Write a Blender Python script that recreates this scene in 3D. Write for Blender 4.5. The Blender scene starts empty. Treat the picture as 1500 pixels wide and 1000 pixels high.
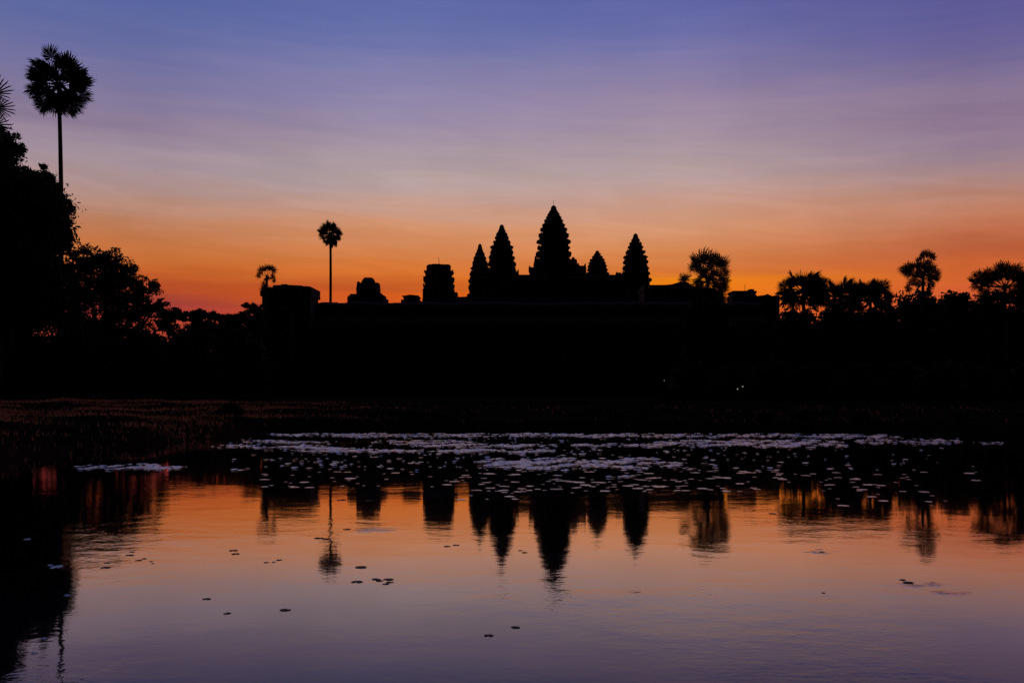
import bpy, math, random
import numpy as np
from mathutils import Vector, Matrix

random.seed(7)
rng = np.random.default_rng(7)
S = bpy.context.scene
COL = S.collection

# ------------------------------------------------------------------ camera
HOR, FPX, CAMZ = 570.0, 1500.0, 1.7          # horizon row, focal length (in px of the 1500 px wide photo), eye height
cam = bpy.data.cameras.new('camera')
cam.sensor_width = 36.0
cam.lens = 36.0
cam.shift_y = (HOR - 500.0) / 1500.0
cam.clip_start = 0.1
cam.clip_end = 20000
camo = bpy.data.objects.new('camera', cam)
COL.objects.link(camo)
camo.location = (0, 0, CAMZ)
camo.rotation_euler = (math.radians(90), 0, 0)
S.camera = camo
S.view_settings.view_transform = 'Standard'
S.view_settings.look = 'None'
S.view_settings.exposure = 0.0
S.view_settings.gamma = 1.0
S.cycles.max_bounces = 6


def P(px, py, Y):
    return Vector(((px - 750.0) / FPX * Y, Y, CAMZ + (HOR - py) / FPX * Y))


def WZ(py, Y):
    return CAMZ + (HOR - py) / FPX * Y


def WX(px, Y):
    return (px - 750.0) / FPX * Y


# ------------------------------------------------------------------ twilight sky
def lin(c):
    r = []
    for v in c:
        v = v / 255.0
        r.append(v / 12.92 if v <= 0.04045 else ((v + 0.055) / 1.055) ** 2.4)
    return (r[0], r[1], r[2], 1.0)


class NT:
    def __init__(self, tree):
        self.t = tree
        tree.nodes.clear()

    def n(self, typ, **kw):
        o = self.t.nodes.new(typ)
        for k, v in kw.items():
            if k.startswith('i_'):
                o.inputs[k[2:].replace('_', ' ')].default_value = v
            else:
                setattr(o, k, v)
        return o

    def l(self, a, b):
        self.t.links.new(a, b)

    def m(self, op, a, b=None, c=None, clamp=False):
        o = self.t.nodes.new('ShaderNodeMath')
        o.operation = op
        o.use_clamp = clamp
        for i, v in enumerate((a, b, c)):
            if v is None:
                continue
            if isinstance(v, (int, float)):
                o.inputs[i].default_value = v
            else:
                self.l(v, o.inputs[i])
        return o.outputs[0]

    def mr(self, v, a, b, c, d, smooth=True):
        o = self.t.nodes.new('ShaderNodeMapRange')
        o.interpolation_type = 'SMOOTHSTEP' if smooth else 'LINEAR'
        self.l(v, o.inputs['Value'])
        for k, x in zip(('From Min', 'From Max', 'To Min', 'To Max'), (a, b, c, d)):
            o.inputs[k].default_value = x
        return o.outputs['Result']

    def mix(self, f, a, b, blend='MIX'):
        o = self.t.nodes.new('ShaderNodeMix')
        o.data_type = 'RGBA'
        o.blend_type = blend
        for k, v in ((0, f), (6, a), (7, b)):
            if isinstance(v, (int, float, tuple)):
                o.inputs[k].default_value = v
            else:
                self.l(v, o.inputs[k])
        return o.outputs[2]


SKY_COLUMNS = [
    (220, [(0, (76, 98, 164)), (60, (86, 101, 161)), (110, (113, 113, 161)), (150, (126, 118, 155)), (190, (137, 119, 146)),
           (222, (160, 144, 160)), (260, (172, 148, 150)), (300, (182, 138, 118)), (340, (192, 120, 76)), (380, (204, 114, 54)),
           (405, (194, 90, 38)), (416, (170, 74, 42)), (428, (186, 76, 38)), (442, (136, 54, 58)), (456, (190, 68, 60)),
           (480, (196, 74, 50)), (580, (120, 50, 46))]),
    (600, [(0, (82, 102, 168)), (50, (94, 108, 171)), (95, (122, 124, 172)), (140, (141, 133, 174)), (190, (156, 142, 168)), (225, (172, 154, 162)), (265, (180, 162, 163)),
           (290, (189, 158, 148)), (315, (206, 154, 128)), (338, (214, 146, 102)), (375, (216, 128, 70)), (402, (220, 116, 42)), (416, (196, 90, 40)),
           (426, (196, 88, 36)), (432, (222, 98, 28)), (456, (206, 84, 32)), (500, (190, 74, 34)), (580, (120, 50, 40))]),
    (990, [(0, (84, 96, 166)), (50, (98, 106, 169)), (95, (124, 120, 166)), (140, (147, 130, 163)), (200, (166, 147, 163)), (255, (186, 163, 160)),
           (292, (203, 158, 142)), (340, (220, 155, 112)), (375, (221, 134, 74)), (402, (212, 112, 50)), (406, (236, 134, 26)),
           (418, (240, 130, 14)), (440, (238, 112, 6)), (480, (222, 92, 14)), (580, (150, 60, 30))]),
    (1420, [(0, (80, 82, 152)), (50, (90, 88, 150)), (95, (112, 102, 149)), (140, (136, 117, 148)), (180, (136, 112, 142)), (220, (152, 131, 151)),
            (262, (171, 136, 132)), (300, (194, 128, 94)), (345, (190, 102, 66)), (372, (186, 92, 56)), (392, (206, 100, 48)),
            (420, (212, 98, 48)), (450, (210, 84, 56)), (500, (196, 72, 56)), (580, (120, 50, 46))]),
]
world = bpy.data.worlds.new("World")
S.world = world
world.use_nodes = True
w = NT(world.node_tree)
tc = w.n('ShaderNodeTexCoord')
sp = w.n('ShaderNodeSeparateXYZ')
w.l(tc.outputs['Generated'], sp.inputs[0])
dx, dy, dz = sp.outputs
hl = w.m('SQRT', w.m('ADD', w.m('MULTIPLY', dx, dx), w.m('MULTIPLY', dy, dy)))
az = w.m('ARCTAN2', dx, dy)
T = w.m('DIVIDE', dz, w.m('MAXIMUM', hl, 0.001))
# thin level cloud streaks shift the bands a little
cv = w.n('ShaderNodeCombineXYZ')
w.l(w.m('MULTIPLY', az, 6.5), cv.inputs[0])
w.l(w.m('MULTIPLY', T, 95.0), cv.inputs[1])
nz = w.n('ShaderNodeTexNoise', i_Scale=1.0, i_Detail=5.0, i_Roughness=0.55)
w.l(cv.outputs[0], nz.inputs['Vector'])
cv2 = w.n('ShaderNodeCombineXYZ')
w.l(w.m('MULTIPLY', az, 2.5), cv2.inputs[0])
w.l(w.m('MULTIPLY', T, 14.0), cv2.inputs[1])
nz2 = w.n('ShaderNodeTexNoise', i_Scale=1.0, i_Detail=3.0, i_Roughness=0.5)
w.l(cv2.outputs[0], nz2.inputs['Vector'])
warp = w.m('ADD', w.m('MULTIPLY', w.m('SUBTRACT', nz.outputs[0], 0.5), 0.026),
           w.m('MULTIPLY', w.m('SUBTRACT', nz2.outputs[0], 0.5), 0.02))
Tw = w.m('ADD', T, w.m('MULTIPLY', warp, w.mr(T, 0.0, 0.25, 0.45, 1.0)))
Tw = w.m('ADD', Tw, w.m('MULTIPLY', az, 0.012))
outs = []
for px, stops in SKY_COLUMNS:
    k = 1.0 / math.sqrt(1 + ((px - 750) / FPX) ** 2)
    a0 = math.atan((px - 750) / FPX)
    cr = w.n('ShaderNodeValToRGB')
    els = [((HOR - y) / FPX * k + 0.012 * a0, lin(c)) for y, c in stops][::-1]
    top = els[-1][1]
    els += [(0.55, tuple(v * f for v, f in zip(top[:3], (0.60, 0.66, 0.74))) + (1,)),
            (0.8, tuple(v * f for v, f in zip(top[:3], (0.16, 0.19, 0.26))) + (1,)),
            (1.0, tuple(v * f for v, f in zip(top[:3], (0.05, 0.06, 0.10))) + (1,))]
    cr.color_ramp.interpolation = 'B_SPLINE'
    e = cr.color_ramp.elements
    while len(e) < len(els):
        e.new(0.5)
    for i, (t, c) in enumerate(els):
        e[i].position = max(0.0, min(1.0, t))
        e[i].color = c
    w.l(Tw, cr.inputs[0])
    outs.append((a0, cr.outputs[0]))
colr = outs[0][1]
for i in range(1, len(outs)):
    colr = w.mix(w.mr(az, outs[i - 1][0], outs[i][0], 0.0, 1.0, smooth=False), colr, outs[i][1])
# faint upright rays and mottling high up
cv3 = w.n('ShaderNodeCombineXYZ')
w.l(w.m('MULTIPLY', az, 6.0), cv3.inputs[0])
w.l(w.m('MULTIPLY', T, 2.5), cv3.inputs[1])
nz3 = w.n('ShaderNodeTexNoise', i_Scale=1.0, i_Detail=4.0, i_Roughness=0.6)
w.l(cv3.outputs[0], nz3.inputs['Vector'])
ray = w.mr(nz3.outputs[0], 0.25, 0.75, 0.97, 1.03)
cv4 = w.n('ShaderNodeCombineXYZ')
w.l(w.m('MULTIPLY', w.m('ADD', az, w.m('MULTIPLY', T, 0.6)), 6.0), cv4.inputs[0])
w.l(w.m('ADD', w.m('MULTIPLY', T, 42.0), w.m('MULTIPLY', az, 3.0)), cv4.inputs[1])
nz4 = w.n('ShaderNodeTexNoise', i_Scale=1.0, i_Detail=7.0, i_Roughness=0.62, i_Distortion=0.8)
w.l(cv4.outputs[0], nz4.inputs['Vector'])
wisp = w.m('MULTIPLY', w.mr(nz4.outputs[0], 0.35, 0.72, -1.0, 1.0), w.m('MULTIPLY', w.mr(T, 0.05, 0.13, 0.3, 1.0), w.mr(T, 0.16, 0.32, 1.0, 0.25)))
colr = w.mix(w.m('MULTIPLY', w.mr(T, 0.10, 0.24, 0.0, 1.0), w.m('ADD', 0.08, w.m('MULTIPLY', wisp, 0.05))), colr, lin((178, 152, 158)))
ray = w.m('MULTIPLY', ray, w.m('ADD', 1.0, w.m('MULTIPLY', wisp, 0.06)))
# the sky away from the dawn is still night
front = w.mr(dy, -0.25, 0.86, 0.02, 1.0)
strength = w.m('MULTIPLY', w.m('MULTIPLY', front, ray), w.mr(T, -0.02, 0.0, 0.05, 1.0))
bg = w.n('ShaderNodeBackground')
w.l(colr, bg.inputs['Color'])
w.l(strength, bg.inputs['Strength'])
wo = w.n('ShaderNodeOutputWorld')
w.l(bg.outputs[0], wo.inputs[0])
# the sun is still below the horizon: no sun lamp


# ------------------------------------------------------------------ helpers
def tag(o, label=None, cat=None, group=None, kind=None):
    if label:
        o['label'] = label
    if cat:
        o['category'] = cat
    if group:
        o['group'] = group
    if kind:
        o['kind'] = kind
    return o


def empty(name, loc, label, cat, group=None):
    o = bpy.data.objects.new(name, None)
    o.empty_display_size = 0.3
    COL.objects.link(o)
    o.location = loc
    return tag(o, label, cat, group)


def link(name, me, parent=None):
    o = bpy.data.objects.new(name, me)
    COL.objects.link(o)
    if parent is not None:
        o.parent = parent
        o.location = (0, 0, 0)
    return o


class MB:
    """collects faces for ONE mesh"""

    def __init__(self):
        self.v, self.f = [], []

    def add(self, vs, fs):
        b = len(self.v)
        self.v += [tuple(p) for p in vs]
        self.f += [tuple(b + i for i in f) for f in fs]

    def box(self, x0, x1, y0, y1, z0, z1, jit=0.0, taper=0.0):
        j = lambda: random.uniform(-jit, jit)
        t = taper
        vs = [(x0, y0, z0), (x1, y0, z0), (x1, y1, z0), (x0, y1, z0),
              (x0 + t + j(), y0 + t, z1 + j()), (x1 - t + j(), y0 + t, z1 + j()), (x1 - t + j(), y1 - t, z1 + j()), (x0 + t + j(), y1 - t, z1 + j())]
        self.add(vs, [(3, 2, 1, 0), (4, 5, 6, 7), (0, 1, 5, 4), (1, 2, 6, 5), (2, 3, 7, 6), (3, 0, 4, 7)])

    def prism_y(self, outline, y0, y1):
        """outline in x,z extruded along y"""
        n = len(outline)
        vs = [(x, y0, z) for x, z in outline] + [(x, y1, z) for x, z in outline]
        self.add(vs, [tuple(range(n)), tuple(range(2 * n - 1, n - 1, -1))] +
                 [(i, i + n, (i + 1) % n + n, (i + 1) % n) for i in range(n)])

    def prism_x(self, outline, x0, x1):
        n = len(outline)
        vs = [(x0, y, z) for y, z in outline] + [(x1, y, z) for y, z in outline]
        self.add(vs, [tuple(range(n)), tuple(range(2 * n - 1, n - 1, -1))] +
                 [(i, i + n, (i + 1) % n + n, (i + 1) % n) for i in range(n)])

    def loft(self, rings, cap=True):
        n = len(rings[0])
        vs = [p for r in rings for p in r]
        fs = []
        for k in range(len(rings) - 1):
            for i in range(n):
                j = (i + 1) % n
                fs.append((k * n + i, k * n + j, (k + 1) * n + j, (k + 1) * n + i))
        if cap:
            fs.append(tuple(range(n - 1, -1, -1)))
            fs.append(tuple((len(rings) - 1) * n + i for i in range(n)))
        self.add(vs, fs)

    def tube(self, pts, rads, seg=8):
        rings = []
        for i, p in enumerate(pts):
            p = Vector(p)
            a = Vector(pts[max(0, i - 1)])
            b = Vector(pts[min(len(pts) - 1, i + 1)])
            d = (b - a).normalized() if (b - a).length > 1e-9 else Vector((0, 0, 1))
            u = d.cross(Vector((0.31, 0.87, 0.13))).normalized()
            v = d.cross(u)
            rings.append([p + (u * math.cos(2 * math.pi * k / seg) + v * math.sin(2 * math.pi * k / seg)) * rads[i] for k in range(seg)])
        self.loft(rings)

    def mesh(self, name, mat, smooth=False):
        me = bpy.data.meshes.new(name)
        me.from_pydata(self.v, [], self.f)
        me.materials.append(mat)
        if smooth:
            me.polygons.foreach_set('use_smooth', [True] * len(me.polygons))
        return me

    def build(self, name, mat, parent=None, smooth=False):
        if parent is not None:
            m = Vector(parent.location)
            self.v = [(x - m.x, y - m.y, z - m.z) for x, y, z in self.v]
        return link(name, self.mesh(name, mat, smooth), parent)


def npmesh(name, V, nper, mat, smooth=False):
    """V: (k*nper,3) points, every nper points one polygon"""
    V = np.ascontiguousarray(V, dtype=np.float32)
    n = len(V)
    k = n // nper
    me = bpy.data.meshes.new(name)
    me.vertices.add(n)
    me.vertices.foreach_set('co', V.ravel())
    me.loops.add(n)
    me.loops.foreach_set('vertex_index', np.arange(n, dtype=np.int32))
    me.polygons.add(k)
    me.polygons.foreach_set('loop_start', np.arange(0, n, nper, dtype=np.int32))
    me.polygons.foreach_set('loop_total', np.full(k, nper, dtype=np.int32))
    me.materials.append(mat)
    me.update(calc_edges=True)
    me.validate()
    return me


# ------------------------------------------------------------------ materials
def mat_noise(name, c1, c2, scale, rough=0.9, bump=0.0, detail=6.0, spec=0.3, trans=0.0):
    m = bpy.data.materials.new(name)
    m.use_nodes = True
    t = NT(m.node_tree)
    b = t.n('ShaderNodeBsdfPrincipled', i_Roughness=rough)
    b.inputs['Specular IOR Level'].default_value = spec
    g = t.n('ShaderNodeTexCoord')
    n = t.n('ShaderNodeTexNoise', i_Scale=scale, i_Detail=detail, i_Roughness=0.65)
    t.l(g.outputs['Object'], n.inputs['Vector'])
    f = t.mr(n.outputs[0], 0.3, 0.7, 0, 1)
    t.l(t.mix(f, tuple(c1) + (1,), tuple(c2) + (1,)), b.inputs['Base Color'])
    if bump:
        bp = t.n('ShaderNodeBump', i_Strength=bump)
        bp.inputs['Distance'].default_value = 0.1
        t.l(n.outputs[0], bp.inputs['Height'])
        t.l(bp.outputs[0], b.inputs['Normal'])
    out = t.n('ShaderNodeOutputMaterial')
    sh = b.outputs[0]
    if trans:
        tr = t.n('ShaderNodeBsdfTranslucent')
        t.l(t.mix(f, tuple(c1) + (1,), tuple(c2) + (1,)), tr.inputs['Color'])
        mx = t.n('ShaderNodeMixShader')
        mx.inputs[0].default_value = trans
        t.l(sh, mx.inputs[1])
        t.l(tr.outputs[0], mx.inputs[2])
        sh = mx.outputs[0]
    t.l(sh, out.inputs[0])
    return m


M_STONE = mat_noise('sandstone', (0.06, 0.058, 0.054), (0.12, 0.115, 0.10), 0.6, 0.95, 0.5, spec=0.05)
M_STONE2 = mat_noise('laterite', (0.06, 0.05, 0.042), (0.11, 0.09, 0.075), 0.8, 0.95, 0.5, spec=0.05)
M_LEAF = mat_noise('leaf', (0.035, 0.06, 0.02), (0.07, 0.10, 0.035), 0.8, 0.7, trans=0.15)
M_LEAF2 = mat_noise('dark_leaf', (0.03, 0.05, 0.02), (0.055, 0.08, 0.03), 0.8, 0.7, trans=0.15)
M_FROND = mat_noise('palm_frond', (0.04, 0.06, 0.025), (0.07, 0.09, 0.04), 1.5, 0.65)
M_BARK = mat_noise('bark', (0.06, 0.05, 0.04), (0.12, 0.10, 0.08), 3.0, 0.9, 0.4)
M_GROUND = mat_noise('earth', (0.022, 0.016, 0.010), (0.05, 0.034, 0.02), 0.35, 1.0, 0.4, spec=0.0)
M_GRASS = mat_noise('dry_grass', (0.34, 0.14, 0.055), (0.70, 0.32, 0.14), 0.5, 0.8, trans=0.65)
M_METAL = mat_noise('dark_iron', (0.05, 0.05, 0.05), (0.1, 0.09, 0.08), 5, 0.5)
M_PAD = mat_noise('lily_pad_skin', (0.03, 0.055, 0.028), (0.065, 0.075, 0.04), 6.0, 0.30, spec=1.0)
_pb = [q for q in M_PAD.node_tree.nodes if q.type == 'BSDF_PRINCIPLED'][0]
_pb.inputs['Coat Weight'].default_value = 1.0      # wax and dew
_pb.inputs['Coat Roughness'].default_value = 0.22
_pb.inputs['Coat IOR'].default_value = 1.7
M_PAD_DIM = mat_noise('dim_pad_skin', (0.018, 0.022, 0.016), (0.035, 0.036, 0.026), 6.0, 0.6, spec=0.12)  # open-water pads: their weaker sky reflection is put into a darker, matte skin
M_STALK = mat_noise('dry_stalk', (0.25, 0.22, 0.16), (0.35, 0.3, 0.22), 5, 0.6)
M_GLOW = bpy.data.materials.new('lamp_glow')
M_GLOW.use_nodes = True
_g = NT(M_GLOW.node_tree)
_e = _g.n('ShaderNodeEmission', i_Strength=0.3)
_e.inputs['Color'].default_value = (1.0, 0.9, 0.72, 1)
_o = _g.n('ShaderNodeOutputMaterial')
_g.l(_e.outputs[0], _o.inputs[0])

# water: dark pond with a faint ripple, ruffled in a few patches
M_WATER = bpy.data.materials.new('pond_water')
M_WATER.use_nodes = True
t = NT(M_WATER.node_tree)
b = t.n('ShaderNodeBsdfDiffuse')
b.inputs['Color'].default_value = (0.008, 0.011, 0.022, 1)
gl = t.n('ShaderNodeBsdfGlossy', i_Roughness=0.03)
gl.inputs['Color'].default_value = (1, 0.95, 1, 1)
fr = t.n('ShaderNodeFresnel', i_IOR=1.33)
g = t.n('ShaderNodeTexCoord')
mp = t.n('ShaderNodeMapping')
mp.inputs['Scale'].default_value = (0.75, 1.0, 1.0)
mp.inputs['Rotation'].default_value = (0, 0, 0.12)
t.l(g.outputs['Object'], mp.inputs[0])
n1 = t.n('ShaderNodeTexNoise', i_Scale=2.2, i_Detail=2.0, i_Roughness=0.5)
n2 = t.n('ShaderNodeTexNoise', i_Scale=17.0, i_Detail=2.0, i_Roughness=0.5)
n3 = t.n('ShaderNodeTexNoise', i_Scale=0.22, i_Detail=2.0, i_Roughness=0.5)
for q in (n1, n2, n3):
    t.l(mp.outputs[0], q.inputs['Vector'])
patch = t.mr(n3.outputs[0], 0.44, 0.66, 0.35, 1.9)
hgt = t.m('ADD', t.m('MULTIPLY', n1.outputs[0], 0.0042), t.m('MULTIPLY', n2.outputs[0], 0.0010))
sepw = t.n('ShaderNodeSeparateXYZ')
t.l(g.outputs['Object'], sepw.inputs[0])
hgt = t.m('MULTIPLY', t.m('MULTIPLY', hgt, patch), t.mr(sepw.outputs[1], 6.0, 18.0, 1.0, 0.42))   # the lily beds calm the far half
GUSTS = [(552, 776, 42, 5), (1203, 808, 34, 4), (1345, 856, 66, 7), (1395, 868, 40, 4)]
gust = None
for (gpx, gpy, grx, gry) in GUSTS:
    gY = CAMZ * FPX / (gpy - HOR)
    gX = (gpx - 750) / FPX * gY
    ax_ = grx / FPX * gY
    ay_ = gry * gY / (gpy - HOR)
    ux = t.m('DIVIDE', t.m('SUBTRACT', sepw.outputs[0], gX), ax_)
    uy = t.m('DIVIDE', t.m('SUBTRACT', t.m('ADD', sepw.outputs[1], t.m('MULTIPLY', n1.outputs[0], ay_ * 1.6)), gY + ay_ * .8), ay_)
    dd_ = t.mr(t.m('ADD', t.m('MULTIPLY', ux, ux), t.m('MULTIPLY', uy, uy)), 0.0, 1.0, 1.0, 0.0)
    gust = dd_ if gust is None else t.m('ADD', gust, dd_)
n5 = t.n('ShaderNodeTexNoise', i_Scale=34.0, i_Detail=2.0, i_Roughness=0.5)
t.l(mp.outputs[0], n5.inputs['Vector'])
n6 = t.n('ShaderNodeTexNoise', i_Scale=5.5, i_Detail=4.0, i_Roughness=0.6)
t.l(mp.outputs[0], n6.inputs['Vector'])
gust = t.m('MULTIPLY', gust, t.mr(n6.outputs[0], 0.42, 0.66, 0.0, 1.0))
hgt = t.m('ADD', hgt, t.m('MULTIPLY', t.m('MULTIPLY', gust, n5.outputs[0]), 0.0032))      # small gusts ruffling the surface
bp = t.n('ShaderNodeBump', i_Strength=1.0)
bp.inputs['Distance'].default_value = 1.0
t.l(hgt, bp.inputs['Height'])
t.l(bp.outputs[0], gl.inputs['Normal'])
frc = t.n('ShaderNodeValToRGB')
fe = frc.color_ramp.elements
fe.new(0.5)
fe.new(0.6)
for q, (p_, v_) in enumerate(((0.0, 0.02), (0.19, 0.18), (0.40, 0.68), (1.0, 1.0))):
    fe[q].position = p_
    fe[q].color = (v_, v_, v_, 1)
t.l(fr.outputs[0], frc.inputs[0])
mxw = t.n('ShaderNodeMixShader')
t.l(frc.outputs[0], mxw.inputs[0])
t.l(b.outputs[0], mxw.inputs[1])
t.l(gl.outputs[0], mxw.inputs[2])
out = t.n('ShaderNodeOutputMaterial')
t.l(mxw.outputs[0], out.inputs[0])


# ------------------------------------------------------------------ ground and water
def at(px, py):
    Y = CAMZ * FPX / (py - HOR)
    return ((px - 750) / FPX * Y, Y)


SHORE = [(-24, 2.6), (-18, 9), (-13.5, 16), at(0, 681), at(60, 672), at(100, 667), at(160, 660), at(200, 656), at(260, 649), at(300, 644), at(345, 639),
         at(385, 635.5), at(450, 634), at(560, 632.5), at(700, 633), at(860, 632.5), at(1000, 633), at(1180, 633.5), at(1300, 635), at(1420, 637), at(1520, 640),
         (30, 38), (34, 25), (33, 12), (28, 2.6), (6, 2.2), (-8, 2.3)]
PX = np.array([p[0] for p in SHORE])
PY = np.array([p[1] for p in SHORE])


def shore_sd(x, y):
    """signed distance to the shore line, negative in the pond"""
    x = np.asarray(x, float)
    y = np.asarray(y, float)
    d = np.full(x.shape, 1e18)
    ins = np.zeros(x.shape, bool)
    n = len(PX)
    for i in range(n):
        ax, ay, bx, by = PX[i], PY[i], PX[(i + 1) % n], PY[(i + 1) % n]
        ex, ey = bx - ax, by - ay
        tt = np.clip(((x - ax) * ex + (y - ay) * ey) / (ex * ex + ey * ey), 0, 1)
        d = np.minimum(d, (x - ax - tt * ex) ** 2 + (y - ay - tt * ey) ** 2)
        c = ((ay > y) != (by > y)) & (x < (bx - ax) * (y - ay) / (by - ay + 1e-12) + ax)
        ins ^= c
    d = np.sqrt(d)
    return np.where(ins, -d, d)


def ss(a, b, x):
    u = np.clip((x - a) / (b - a), 0, 1)
    return u * u * (3 - 2 * u)


def ground_z(x, y):
    x = np.asarray(x, float)
    y = np.asarray(y, float)
    s = shore_sd(x, y)
    wob = 0.05 * np.sin(x * 1.3 + 0.7 * y) + 0.05 * np.sin(x * 0.47 - y * 0.9) + 0.03 * np.sin(x * 3.1 + y * 2.3)
    z = np.where(s < 0, np.maximum(-0.7, s * 0.3), 0.42 * ss(0, 1.6, s) + 0.25 * ss(1.5, 9, s))
    z = z + wob * ss(0.1, 2.5, s) + 0.35 * np.exp(-((x + 27) / 13) ** 2 - ((y - 58) / 11) ** 2) * ss(0, 6, s)
    return z


def axis(lo, hi, step, far, back):
    a = list(np.arange(lo, hi + 1e-6, step))
    s, v = step, hi
    while v < far:
        s *= 1.25
        v += s
        a.append(v)
    s, v = step, lo
    pre = []
    while v > back:
        s *= 1.25
        v -= s
        pre.append(v)
    return np.array(pre[::-1] + a)


gx = axis(-45, 42, 0.6, 5000, -5000)
gy = axis(0, 84, 0.6, 6000, -400)
GX, GY = np.meshgrid(gx, gy)
GZ = ground_z(GX, GY)
me = bpy.data.meshes.new('ground')
nx, ny = len(gx), len(gy)
idx = np.arange(nx * ny).reshape(ny, nx)
quads = np.stack([idx[:-1, :-1], idx[:-1, 1:], idx[1:, 1:], idx[1:, :-1]], -1).reshape(-1, 4)
me.from_pydata(np.stack([GX, GY, GZ], -1).reshape(-1, 3).tolist(), [], quads.tolist())
me.materials.append(M_GROUND)
me.polygons.foreach_set('use_smooth', [True] * len(me.polygons))
tag(link('ground', me), kind='structure')

wb = MB()
wb.add([(-34, 0.5, 0), (44, 0.5, 0), (44, 56, 0), (-34, 56, 0)], [(0, 1, 2, 3)])
tag(wb.build('water', M_WATER), kind='structure')


# ------------------------------------------------------------------ the temple
def redent(r):
    q = [(1.0, 0.42), (0.86, 0.42), (0.86, 0.62), (0.74, 0.62), (0.74, 0.74), (0.62, 0.74), (0.62, 0.86), (0.42, 0.86), (0.42, 1.0)]
    pts = []
    for k in range(4):
        c, s = math.cos(k * math.pi / 2), math.sin(k * math.pi / 2)
        pts += [(x * c - y * s, x * s + y * c) for x, y in q]
    return [(x * r, y * r) for x, y in pts]


BUD = [(0.0, 0.13), (0.06, 0.18), (0.115, 0.23), (0.15, 0.30), (0.21, 0.40), (0.30, 0.53), (0.40, 0.66), (0.52, 0.78), (0.66, 0.88), (0.80, 0.95), (1.0, 1.0)]


def bud(u):
    for (a, ra), (b_, rb) in zip(BUD, BUD[1:]):
        if u <= b_:
            return ra + (rb - ra) * (u - a) / (b_ - a)
    return 1.0


def antefix(mb, c, out, h, wd):
    """a small upright leaf shaped stone"""
    u = Vector((-out.y, out.x, 0))
    d = out * (wd * 0.35)
    prof = [(-0.5, 0), (0.5, 0), (0.58, 0.4), (0.3, 0.75), (0, 1.0), (-0.3, 0.75), (-0.58, 0.4)]
    A = [c - d + u * (x * wd) + Vector((0, 0, z * h)) + out * (0.12 * h * z) for x, z in prof]
    B = [c + d + u * (x * wd) + Vector((0, 0, z * h)) + out * (0.12 * h * z) for x, z in prof]
    n = len(prof)
    mb.add(A + B, [tuple(range(n)), tuple(range(2 * n - 1, n - 1, -1))] + [(i, i + n, (i + 1) % n + n, (i + 1) % n) for i in range(n)])


def prasat(parent, px, ytop, ybase, hw, Y, zfoot, ntier=9, label=None, rot=0.0):
    """lotus bud tower: a stepped spire of tiers with antefixes on a tall redented body"""
    cx, ztop, zb = WX(px, Y), WZ(ytop, Y), WZ(ybase, Y)
    R = hw / FPX * Y
    H = ztop - zb
    mb = MB()
    cr, srn = math.cos(rot), math.sin(rot)

    def ring(r, z):
        return [Vector((cx + x * cr - y * srn, Y + x * srn + y * cr, z + random.uniform(-.1, .1))) * 1.0 for x, y in [(q[0] * random.uniform(.975, 1.02), q[1] * random.uniform(.975, 1.02)) for q in redent(r)]]
    rings = [ring(R * 1.0, zfoot), ring(R * 1.0, zb - 0.5), ring(R * 1.06, zb - 0.3), ring(R * 1.06, zb)]
    af = mb
    wts = [(1.0 - 0.075 * i) * random.uniform(.8, 1.22) for i in range(ntier)]
    ov = [random.uniform(1.03, 1.15) for i in range(ntier)]
    tot = sum(wts)
    u = 1.0
    span = 0.885                               # the tiers take this share, the lotus crown the rest
    for i in range(ntier):
        du = span * wts[i] / tot
        z0 = zb + (1 - u) * H
        z1 = zb + (1 - u + du) * H
        h = z1 - z0
        r0 = bud(u) * R
        r1 = bud(u - du) * R
        rw = r1 + (r0 - r1) * 0.45
        rj = 1 + random.uniform(-.04, .03)
        rings += [ring(rw * 0.84 * rj, z0), ring(rw * 0.83 * rj, z0 + h * 0.40), ring(rw * 1.0 * rj, z0 + h * 0.50), ring(rw * (ov[i] - .01) * rj, z0 + h * random.uniform(.58, .68)), ring(rw * ov[i] * rj, z0 + h * random.uniform(.78, .9)), ring(rw * 1.0 * rj, z1)]
        # antefixes stand on the ledge of the tier below
        for k in range(4):
            for tt, dist in ((0.0, 0.98), (0.60, 0.86), (-0.60, 0.86), (0.78, 0.78)):
                if random.random() < 0.2:
                    continue
                a = k * math.pi / 2 + rot
                o = Vector((math.cos(a), math.sin(a), 0))
                s = Vector((-o.y, o.x, 0))
                oo = (o + s * tt * 0.9).normalized()
                c = Vector((cx, Y, z0 - 0.05)) + (o * dist + s * tt) * (r0 * 0.97)
                antefix(af, c, oo, h * random.uniform(0.26, 0.44), max(0.16 * R, 0.32) * random.uniform(0.8, 1.15) * (0.55 + 0.45 * r0 / R))
        u -= du
    tw = mb
    tw.loft(rings)
    # lotus crown
    zc = zb + (1 - u) * H
    hc = ztop - zc
    rc = bud(u) * R
    lot = []
    for zz, rr in ((0, 1.02), (0.12, 1.1), (0.22, 0.86), (0.34, 0.92), (0.46, 0.74), (0.6, 0.76), (0.78, 0.62), (0.92, 0.44), (1.0, 0.2)):
        lot.append([Vector((cx + rc * rr * math.cos(a), Y + rc * rr * math.sin(a), zc + hc * zz)) for a in np.linspace(0, 2 * math.pi, 17)[:-1]])
    o = tw.build('tower', M_STONE, parent)
    if label:
        o['label'] = label
    lm = MB()
    lm.loft(lot)
    q = lm.build('lotus_crown', M_STONE, parent)
    q.parent = o
    return o


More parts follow.
